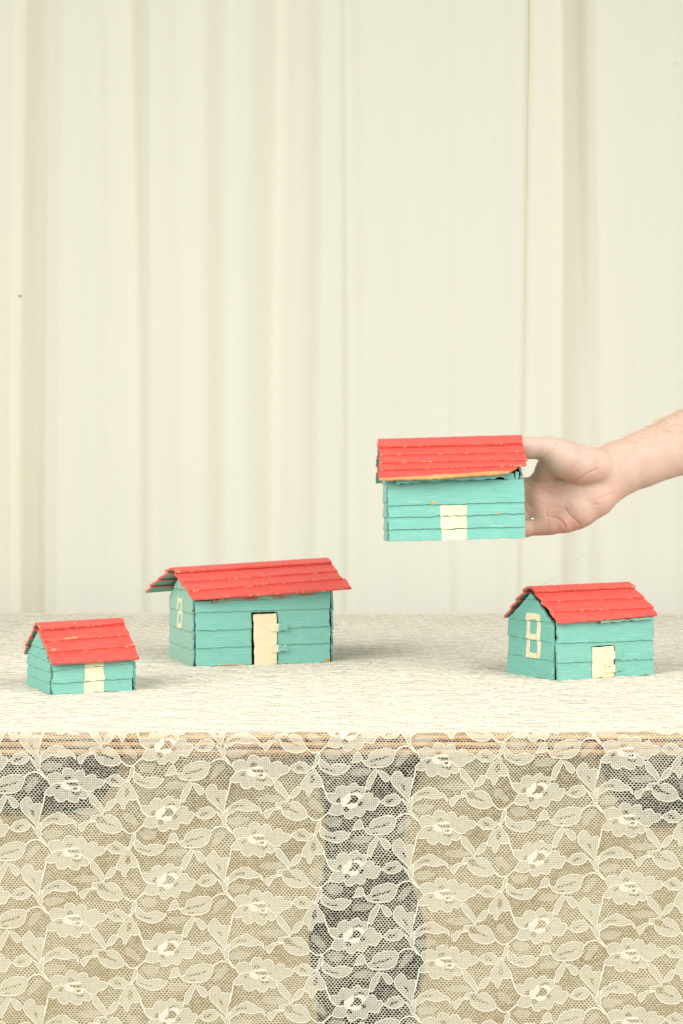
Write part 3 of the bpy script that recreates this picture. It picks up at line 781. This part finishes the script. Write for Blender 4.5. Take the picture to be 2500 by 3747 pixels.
# --- large house in the middle
W2 = 0.142; D2 = 0.110
rf2 = [(0.0655, 0.0750), (0.0545, 0.0555), (0.0365, 0.0370), (0.0185, 0.0195), (0.0, 0.0)]
H2, roof2, fpos, fp2, Lx2, Ls2 = house((-0.1464, 1.4296, ZT), (0, 0, math.radians(19)), W2, D2, 0.0660, 0.0740,
    ((-0.013, 0.055, 0.0945), (W2 + 0.016, 0.055, 0.1030)), ((-0.006, -0.014, 0.0672), (W2 + 0.014, -0.014, 0.0752)),
    rf2, [0.115, 0.075, 0.053, 0.034, 0.0165, 0.0], [(0, 0), (.20, .20), (.50, .49), (.80, .735), (1, 1)],
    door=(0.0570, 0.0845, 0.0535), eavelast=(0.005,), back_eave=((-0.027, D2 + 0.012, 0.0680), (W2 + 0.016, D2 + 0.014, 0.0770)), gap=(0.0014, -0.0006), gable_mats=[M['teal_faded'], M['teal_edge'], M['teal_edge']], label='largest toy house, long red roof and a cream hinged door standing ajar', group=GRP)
# door leaf, slightly ajar at its left side
ca, sa = math.cos(math.radians(9)), math.sin(math.radians(9))
dpos2 = lambda u, v, h: (0.0835 - (0.0835 - u) * ca - h * sa * 0 , -0.0010 - (0.0835 - u) * sa - h, v)
door2 = board('door', [(0.0580, 0.0515), (0.0832, 0.0522), (0.0838, 0.0006), (0.0595, -0.0004)], dpos2, 0.0042, H2, [M['door'], M['door'], M['teal']], jag=0.0003, cham=0.0007)
hinge(door2, H2, 0.0745, 0.0850, 0.0925, 0.0380, 0.0085, fpos, 0.0058)
hinge(door2, H2, 0.0770, 0.0850, 0.0930, 0.0165, 0.0080, fpos, 0.0060)
# peeling strip under the eave
board('eave_strip', [(0.016, 0.0630), (0.030, 0.0655), (0.080, 0.0670), (0.127, 0.0705), (0.127, 0.0745), (0.080, 0.0715), (0.016, 0.0668)], fpos, 0.0035, H2,
      [M['flake'], M['flake'], M['flake']], lift=lambda u, v: 0.0026, jag=0.0004, label='peeling teal and red strip under the eave')
board('wood_chip', [(0.135, 0.0008), (0.1405, 0.0008), (0.1408, 0.0042), (0.136, 0.0036)], fpos, 0.0003, H2, [M['bare']] * 3, lift=lambda u, v: 0.0042, step=.0015)
board('wood_chip', [(0.020, -0.0002), (0.050, -0.0002), (0.046, 0.0010), (0.030, 0.0016), (0.024, 0.0009)], fpos, 0.0003, H2, [M['bare']] * 3, lift=lambda u, v: 0.0042, step=.0015)

# --- house at the right
W3 = 0.111; D3 = 0.073
rf3 = [(0.0575, 0.0595), (0.0345, 0.0330), (0.0165, 0.0145), (0.0, 0.0)]
H3, roof3, fpos, *_ = house((0.1982, 1.3114, ZT), (0, 0, math.radians(27.5)), W3, D3, 0.0525, 0.0545,
    ((-0.005, D3 / 2, 0.0825), (W3 + 0.002, D3 / 2, 0.0840)), ((-0.003, -0.008, 0.0525), (W3 + 0.001, -0.009, 0.0565)),
    rf3, [0.100, 0.073, 0.053, 0.0355, 0.0180, 0.0], [(0, 0), (.19, .20), (.45, .52), (.74, .84), (1, 1)],
    door=(0.0375, 0.0650, 0.0300), gap=(0.0006, 0.0), label='toy house with a square cream painted window on its gable, rightmost on the table', group=GRP)
dpos3 = lambda u, v, h: (u, -0.0002 - h, v)
door3 = board('door', [(0.0383, 0.0293), (0.0640, 0.0296), (0.0642, 0.0004), (0.0380, -0.0002)], dpos3, 0.0038, H3, [M['door'], M['door'], M['teal']], jag=0.0003, cham=0.0006)
hinge(door3, H3, 0.0545, 0.0640, 0.0700, 0.0205, 0.0085, fpos, 0.0040)
hinge(door3, H3, 0.0525, 0.0640, 0.0700, 0.0090, 0.0085, fpos, 0.0042)
board('eave_strip', [(0.045, 0.0515), (0.108, 0.0535), (0.108, 0.0560), (0.045, 0.0540)], fpos, 0.0030, H3, [M['teal'], M['flake'], M['teal']], lift=lambda u, v: 0.0045, jag=0.0003)

def painted_window(H, gr, y0, y1, z0, z1, zm, wt, CM=CM):
    """cream brush-painted window outline on the left gable; y runs to the rear so y1 is its left side in view"""
    def lf(u, v):
        for k in range(len(gr) - 1):
            if v >= gr[k + 1] - 1e-6:
                hh = gr[k] - gr[k + 1] + (0.0025 if k else 0)
                return 0.0004 + 0.0016 * max(0, 1 - (v - gr[k + 1]) / hh) + WB + 0.00008
        return WB
    def bar(a0, a1, b0, b1):
        cuts = sorted([b0, b1] + [g for g in gr if b0 < g < b1])
        for c0, c1 in zip(cuts, cuts[1:]):
            lo = c0 + (0.00012 if c0 in gr else 0); hi = c1 - (0.00012 if c1 in gr else 0)
            if hi - lo < .0008: continue
            mid = (lo + hi) / 2
            def l2(u, v, mid=mid, lo=lo, hi=hi): return lf(u, min(max(v, lo + .0001), hi - .0001))
            patch('painted_window', H, [(a0, lo), (a1, lo), (a1, hi), (a0, hi)], gposL, l2, CM, jag=0.0003, step=0.002)
    bar(y0, y0 + wt, z0, z1); bar(y1 - wt, y1, z0, z1)
    for zc, w in ((z0 + wt / 2, wt), (zm, wt), (z1 - wt / 2, wt)):
        bar(y0 + wt, y1 - wt, zc - w / 2, zc + w / 2)
painted_window(H3, [0.100, 0.073, 0.053, 0.0355, 0.0180, 0.0], 0.0200, 0.0425, 0.0180, 0.0600, 0.0385, 0.0054)
painted_window(H2, [0.115, 0.075, 0.053, 0.034, 0.0165, 0.0], 0.046, 0.068, 0.0345, 0.066, 0.0510, 0.0052, [M['cream_faded']] * 3)

# --- house held in the hand
W4 = 0.1185; D4 = 0.086
p4 = bp(1432, 1981, 1.300)
rf4 = [(0.0555, 0.0535), (0.0325, 0.0325), (0.0218, 0.0222), (0.0108, 0.0100), (0.0, 0.0)]
H4, roof4, fpos, fp4, Lx4, Ls4 = house(tuple(p4), (0, math.radians(-1.6), math.radians(0.3)), W4, D4, 0.0555, 0.0560,
    ((-0.0080, D4 / 2, 0.0932), (W4 + 0.0084, D4 / 2, 0.0932)), ((-0.0096, -0.012, 0.0552), (W4 + 0.0069, -0.0115, 0.0580)),
    rf4, [0.105, 0.078, 0.0535, 0.036, 0.022, 0.010, 0.0], [(0, 0), (.24, .275), (.44, .50), (.63, .715), (.82, .865), (1, 1)],
    eavelast=(0.0, 0.86), gap=(0.0, 0.0036), label='toy house held up in the air by the hand, cream stripe on its front', group=GRP)
painted_band(H4, rf4, W4, 0.0452, 0.0690, 0.0318, fpos)
board('bare_wood_edge', [(0.0, Ls4 * .985), (Lx4 * .30, Ls4 * .975), (Lx4 * .62, Ls4 * .955), (Lx4 * .88, Ls4 * .945), (Lx4 * .86, Ls4 * 1.0), (Lx4 * .55, Ls4 * 1.03), (Lx4 * .30, Ls4 * 1.05), (0.0, Ls4 * 1.015)],
      fp4, 0.0018, roof4, [M['bare']] * 3, lift=lambda u, v: 0.0008, jag=0.0004, label='splintered bare wood edge of the roof')
board('eave_strip', [(0.006, 0.0522), (0.056, 0.0535), (0.1040, 0.0555), (0.1040, 0.0602), (0.056, 0.0585), (0.006, 0.0562)], fpos, 0.0035, H4, TM, lift=lambda u, v: 0.0062, jag=0.0004)
board('corner_block', [(0.1045, 0.0535), (0.1140, 0.0535), (0.1140, 0.0595), (0.1045, 0.0598)], fpos, 0.0030, H4, TM, lift=lambda u, v: -0.0010, jag=0.0003)
board('corner_block', [(0.1150, 0.0535), (0.1180, 0.0535), (0.1180, 0.0600), (0.1150, 0.0612)], fpos, 0.0030, H4, TM, lift=lambda u, v: -0.0010, jag=0.0003)
board('wood_chip', [(0.0355, 0.0330), (0.0423, 0.0332), (0.0425, 0.0350), (0.0357, 0.0348)], fpos, 0.0002, H4, [M['bare']] * 3, lift=lambda u, v: 0.0041, step=.0015)
board('wood_chip', [(0.0965, 0.0228), (0.0990, 0.0229), (0.0988, 0.0242), (0.0968, 0.0241)], fpos, 0.0002, H4, [M['bare']] * 3, lift=lambda u, v: 0.0041, step=.001)
def nail(H, u, z, r=0.0012):
    vs = []; n = 12
    for h, rr in ((0.0, r), (0.0007, r), (0.0010, r * .7)):
        vs += [(u + rr * math.cos(2 * math.pi * k / n), -0.0028 - h, z + rr * math.sin(2 * math.pi * k / n)) for k in range(n)]
    fs = [(a * n + k, a * n + (k + 1) % n, (a + 1) * n + (k + 1) % n, (a + 1) * n + k) for a in (0, 1) for k in range(n)] + [tuple(range(2 * n, 3 * n))]
    link('nail', mesh('nail', vs, fs, True), H, [M['nail']])
nail(H4, 0.0965, 0.0450, 0.0013); nail(H4, 0.0065, 0.0050, 0.0011)
nail(H1, 0.057, 0.0080, 0.0009); nail(H2, 0.125, 0.010, 0.0009); nail(H2, 0.051, 0.023, 0.0009); nail(H3, 0.107, 0.043, 0.0008)

# ------------------------------------------------------------------ hand and forearm
SH = 0.42092
def hp(x, y, d): return np.array(bp(1840 + x * SH, 1460 + y * SH, d))
def hr_(r, d): return r * SH / F * d
PR = []   # (a, b, ra, rb, depth flatten, group)
def seg(pts, kd=1.0):
    Q = [(hp(x, y, d), hr_(r, d)) for x, y, d, r in pts]
    for (a, ra), (b, rb) in zip(Q, Q[1:]): PR.append((a, b, ra, rb, kd))
seg([(890, 660, 1.402, 240), (1000, 610, 1.403, 232), (1200, 530, 1.405, 234), (1560, 388, 1.412, 262), (1900, 250, 1.42, 295), (2500, 30, 1.44, 340)], 1.35)
seg([(930, 735, 1.400, 165), (800, 850, 1.398, 172), (650, 955, 1.397, 168), (560, 1030, 1.400, 130)], 1.15)      # outer heel of the palm
seg([(800, 590, 1.392, 168), (660, 565, 1.383, 166), (530, 520, 1.376, 158), (430, 460, 1.374, 120)], 1.0)      # ball of the thumb
seg([(430, 440, 1.374, 104), (390, 432, 1.374, 100), (210, 424, 1.373, 90), (60, 420, 1.374, 84), (-60, 420, 1.376, 80), (-220, 430, 1.380, 62)])
seg([(850, 720, 1.402, 150), (560, 760, 1.400, 150), (320, 790, 1.401, 112), (200, 775, 1.405, 86)], 1.1)         # index side of the palm
seg([(200, 775, 1.405, 84), (-60, 770, 1.403, 78), (-270, 790, 1.402, 70), (-420, 810, 1.401, 60)])
seg([(700, 820, 1.400, 150), (320, 880, 1.400, 112), (200, 880, 1.406, 86)], 1.1)
seg([(200, 880, 1.406, 86), (-90, 885, 1.404, 80), (-330, 890, 1.402, 72), (-490, 890, 1.401, 60)])
seg([(640, 900, 1.398, 140), (340, 985, 1.398, 105), (200, 990, 1.403, 82)], 1.1)
seg([(200, 990, 1.403, 82), (-80, 995, 1.402, 77), (-300, 990, 1.402, 69), (-440, 985, 1.401, 58)])
seg([(600, 1000, 1.398, 135), (520, 1050, 1.396, 105), (420, 1087, 1.396, 80), (330, 1104, 1.397, 75)], 1.0)
seg([(420, 1087, 1.396, 80), (190, 1122, 1.398, 74), (0, 1120, 1.400, 68), (-170, 1105, 1.401, 62), (-290, 1095, 1.401, 52)])
seg([(420, 520, 1.380, 95), (385, 610, 1.390, 92), (330, 700, 1.402, 88)])                                                              # web between thumb and index
vox = 0.00095
lo = np.array([hp(-560, 0, 1.40)[0], 1.335, hp(0, 1260, 1.40)[2]]); hi = np.array([hp(1980, 0, 1.42)[0], 1.462, hp(0, 0, 1.40)[2] + .01])
dims = np.ceil((hi - lo) / vox).astype(int)
ax = [lo[k] + np.arange(dims[k]) * vox for k in range(3)]
Fd = np.full(dims, 0.03, np.float32)
def sdf_block(a, b, ra, rb, kd):
    R = max(ra, rb) + 0.010
    mn = np.minimum(a, b) - R; mx = np.maximum(a, b) + R
    s = [slice(max(0, int((mn[k] - lo[k]) / vox)), max(0, min(dims[k], int((mx[k] - lo[k]) / vox) + 1))) for k in range(3)]
    X = ax[0][s[0]][:, None, None].astype(np.float32); Y = ax[1][s[1]][None, :, None].astype(np.float32); Z = ax[2][s[2]][None, None, :].astype(np.float32)
    d = b - a; L2 = float(d @ d) or 1e-9
    px, py, pz = X - a[0], Y - a[1], Z - a[2]
    t = np.clip((px * d[0] + py * d[1] + pz * d[2]) / L2, 0, 1)
    qx, qy, qz = px - d[0] * t, (py - d[1] * t) * kd, pz - d[2] * t
    return s, np.sqrt(qx * qx + qy * qy + qz * qz) - (ra + (rb - ra) * t)
KS = 0.0045
for i_, (a, b, ra, rb, kd) in enumerate(PR):
    s, dd = sdf_block(a, b, ra, rb, kd)
    if dd.size == 0: continue
    cur = Fd[tuple(s)]
    h = np.clip(0.5 + 0.5 * (cur - dd) / KS, 0, 1)
    Fd[tuple(s)] = cur * (1 - h) + dd * h - KS * h * (1 - h)
def carve(x, y, d, rx, ry, rz, k=0.006):
    global Fd
    c = hp(x, y, d)
    X = (ax[0][:, None, None] - c[0]) / rx; Y = (ax[1][None, :, None] - c[1]) / ry; Z = (ax[2][None, None, :] - c[2]) / rz
    e = (np.sqrt(X * X + Y * Y + Z * Z) - 1) * min(rx, ry, rz)
    dd = -e.astype(np.float32)
    h = np.clip(0.5 - 0.5 * (Fd - dd) / k, 0, 1)
    Fd = (Fd * (1 - h) + dd * h + k * h * (1 - h)).astype(np.float32)
carve(430, 830, 1.372, 0.024, 0.0160, 0.009)        # hollow of the palm
def surface_nets(f):
    nx, ny, nz = f.shape
    ins = f < 0
    c = np.zeros((nx - 1, ny - 1, nz - 1), np.int8)
    for i in (0, 1):
        for j in (0, 1):
            for k in (0, 1): c += ins[i:nx - 1 + i, j:ny - 1 + j, k:nz - 1 + k]
    act = (c > 0) & (c < 8)
    I, J, K = np.nonzero(act); n = len(I)
    idx = -np.ones(act.shape, np.int64); idx[I, J, K] = np.arange(n)
    acc = np.zeros((n, 3)); cnt = np.zeros(n)
    cor = [(i, j, k) for i in (0, 1) for j in (0, 1) for k in (0, 1)]
    for u in cor:
        for w in range(3):
            if u[w] == 0:
                v = list(u); v[w] = 1
                fa = f[I + u[0], J + u[1], K + u[2]]; fb = f[I + v[0], J + v[1], K + v[2]]
                m = (fa < 0) != (fb < 0)
                t = np.where(m, fa / np.where(fa == fb, 1, fa - fb), 0)
                p = np.tile(np.array(u, float), (n, 1)); p[:, w] += t
                acc[m] += p[m]; cnt[m] += 1
    P = np.stack([I, J, K], 1) + acc / cnt[:, None]
    quads = []
    for w in range(3):
        sa = [slice(None)] * 3; sb = [slice(None)] * 3; sa[w] = slice(0, -1); sb[w] = slice(1, None)
        A, B = ins[tuple(sa)], ins[tuple(sb)]
        e = np.argwhere(A != B); a, b = [(1, 2), (2, 0), (0, 1)][w]
        ok = (e[:, a] > 0) & (e[:, b] > 0) & (e[:, a] < f.shape[a] - 1) & (e[:, b] < f.shape[b] - 1); e = e[ok]
        fl = A[e[:, 0], e[:, 1], e[:, 2]]
        def cell(da, db):
            q = e.copy(); q[:, a] -= da; q[:, b] -= db
            return idx[q[:, 0], q[:, 1], q[:, 2]]
        Q = np.stack([cell(1, 1), cell(0, 1), cell(0, 0), cell(1, 0)], 1)
        Q[~fl] = Q[~fl][:, ::-1]
        quads.append(Q)
    return P, np.concatenate(quads)
P, Qd = surface_nets(Fd)
HV = lo + P * vox
# smooth, then press in the skin folds seen on the palm
nb_s = np.concatenate([Qd[:, [0, 1]], Qd[:, [1, 2]], Qd[:, [2, 3]], Qd[:, [3, 0]]])
def laplace(V, it, lam=.5):
    for _ in range(it):
        s = np.zeros_like(V); c = np.zeros(len(V))
        np.add.at(s, nb_s[:, 0], V[nb_s[:, 1]]); np.add.at(c, nb_s[:, 0], 1)
        np.add.at(s, nb_s[:, 1], V[nb_s[:, 0]]); np.add.at(c, nb_s[:, 1], 1)
        V = V + lam * (s / c[:, None] - V)
    return V
HV = laplace(HV, 4)
e1 = HV[Qd[:, 2]] - HV[Qd[:, 0]]; e2 = HV[Qd[:, 3]] - HV[Qd[:, 1]]; fn = np.cross(e1, e2)
VN = np.zeros_like(HV)
for k in range(4): np.add.at(VN, Qd[:, k], fn)
VN /= np.linalg.norm(VN, axis=1)[:, None] + 1e-12
U = np.stack([(HV[:, 0] / HV[:, 1] * F + CX - 1840) / SH, (CY - (HV[:, 2] - ZC) / HV[:, 1] * F - 1460) / SH], 1)
creases = [([(345,772),(430,764),(500,752),(560,737),(620,716),(680,688),(720,660),(770,632),(830,612)], 1.1, 12),
           ([(480,372),(440,420),(390,480),(340,525),(300,548)], .8, 10), ([(395,470),(350,505),(300,520)], .5, 8),
           ([(215,742),(290,765),(380,802),(440,832)], .7, 9), ([(195,955),(210,985),(228,1012)], .9, 9),
           ([(390,1024),(440,1028),(490,1045),(525,1080),(545,1118)], 1.1, 10), ([(540,948),(580,1005),(630,1050),(668,1086)], 1.0, 11),
           ([(385,955),(378,990),(388,1022)], .8, 9), ([(845,872),(890,848),(930,828)], .9, 12), ([(768,925),(822,914)], .8, 11),
           ([(390,1055),(396,1100),(392,1140)], .5, 9), ([(320,722),(300,750),(350,780)], .6, 9), ([(235,600),(250,690),(330,760)], .5, 14),
           ([(700,900),(730,880),(770,890)], .4, 14), ([(240,860),(330,905),(440,930),(540,960)], .4, 12), ([(815,520),(832,600),(826,650)], .4, 14), ([(848,540),(862,610),(858,660)], .3, 14)]
cre = np.zeros(len(HV)); disp = np.zeros(len(HV))
front = np.clip(-VN[:, 1] * 2.5, 0, 1)
for pts, dep, w in creases:
    q = catmull(pts, 5); best = np.full(len(HV), 1e9)
    for a, b in zip(q, q[1:]):
        d = b - a; t = np.clip(((U - a) @ d) / (d @ d + 1e-9), 0, 1)
        best = np.minimum(best, np.hypot(*(U - a - t[:, None] * d).T))
    g_ = np.exp(-(best / w) ** 2) * front
    disp = np.maximum(disp, dep * g_ * 0.0006); cre = np.maximum(cre, g_ * dep)
    disp -= 0.00014 * dep * np.exp(-((best - 2.2 * w) / w) ** 2) * front
HV = HV - VN * disp[:, None]
me = bpy.data.meshes.new('person')
me.from_pydata([], [], [])
me.vertices.add(len(HV)); me.vertices.foreach_set('co', HV.astype(np.float32).ravel())
me.loops.add(Qd.size); me.loops.foreach_set('vertex_index', Qd.astype(np.int32).ravel())
me.polygons.add(len(Qd)); me.polygons.foreach_set('loop_start', np.arange(0, Qd.size, 4, dtype=np.int32))
me.update(calc_edges=True)
me.polygons.foreach_set('use_smooth', [True] * len(Qd))
at = me.attributes.new('crease', 'FLOAT', 'POINT'); at.data.foreach_set('value', np.clip(cre, 0, 1).astype(np.float32))
rud = np.clip((720 - U[:, 0]) / 700, 0, 1) * .85 * np.clip((U[:, 1] - 560) / 250, 0, 1) + .35 * np.exp(-(((U[:, 0] - 300) / 130) ** 2 + ((U[:, 1] - 640) / 100) ** 2)) \
    + .35 * np.exp(-(((U[:, 0] - 900) / 110) ** 2 + ((U[:, 1] - 840) / 80) ** 2)) + .2 * np.exp(-(((U[:, 0] - 560) / 120) ** 2 + ((U[:, 1] - 1090) / 60) ** 2))
at = me.attributes.new('ruddy', 'FLOAT', 'POINT'); at.data.foreach_set('value', np.clip(rud, 0, 1).astype(np.float32))
person = link('person', me, None, [M['skin']], 'bare forearm and open hand reaching in from the side to hold a toy house', 'person')
# fine hairs along the forearm
hv, hf = [], []
cand = np.nonzero((U[:, 0] > 880) & (U[:, 0] < 1900) & (VN[:, 2] > 0.25))[0]
fd = Vector((hp(1560, 388, 1.41) - hp(1000, 610, 1.41))).normalized()
for vi_ in RNG.choice(cand, 1500, replace=False):
    if random.random() > (U[vi_, 0] - 800) / 600: continue
    p = Vector(HV[vi_]); nn = Vector(VN[vi_])
    d = (nn * random.uniform(.22, .5) - fd * random.uniform(.5, 1.0) + Vector((random.gauss(0, .15), random.gauss(0, .25), random.gauss(0, .15)))).normalized()
    l = random.uniform(.004, .009); w = d.cross(Vector((0, 1, 0)))
    w = (w.normalized() if w.length > .05 else Vector((1, 0, 0))) * 0.00010
    m_ = p + d * l * .5 + nn * .0004; e_ = p + d * l - nn * .0004
    b0 = len(hv); hv += [p - w, p + w, m_ + w * .8, m_ - w * .8, e_]
    hf += [(b0, b0 + 1, b0 + 2, b0 + 3), (b0 + 3, b0 + 2, b0 + 4)]
link('arm_hair', mesh('arm_hair', hv, hf), person, [M['hair']], 'fine fair hairs on the forearm', kind='stuff')
# open silver ring on the little finger
cR = Vector(hp(285, 1108, 1.3965)); axd = (Vector(hp(190, 1122, 1.398)) - Vector(hp(420, 1087, 1.396))).normalized()
e_a = Vector((0, -1, 0)); e_a = (e_a - axd * e_a.dot(axd)).normalized(); e_b = axd.cross(e_a)
if e_b.z < 0: e_b = -e_b
rr_ = hr_(80, 1.397)
pts, rad = [], []
for k in range(30):
    an = math.radians(62 + k * (360 - 62 - 118) / 29)
    pts.append(cR + e_a * rr_ * math.cos(an) + e_b * rr_ * math.sin(an)); rad.append(0.0007)
tip0 = cR + e_a * rr_ * math.cos(math.radians(62)) + e_b * rr_ * math.sin(math.radians(62))
leafp = [tip0 - e_b * .0002 - axd * .001 + e_a * .0003, tip0 + axd * .002 + e_a * .0006, tip0 + axd * .005 + e_a * .0010, tip0 + axd * .0085 + e_b * .0006 + e_a * .0010]
ring = tube('ring', pts, 0.0007, M['silver'], person, seg=8, radii=rad)
tube('ring_leaf', leafp, 0.001, M['silver'], ring, seg=8, radii=[.0004, .0016, .0013, .0002])
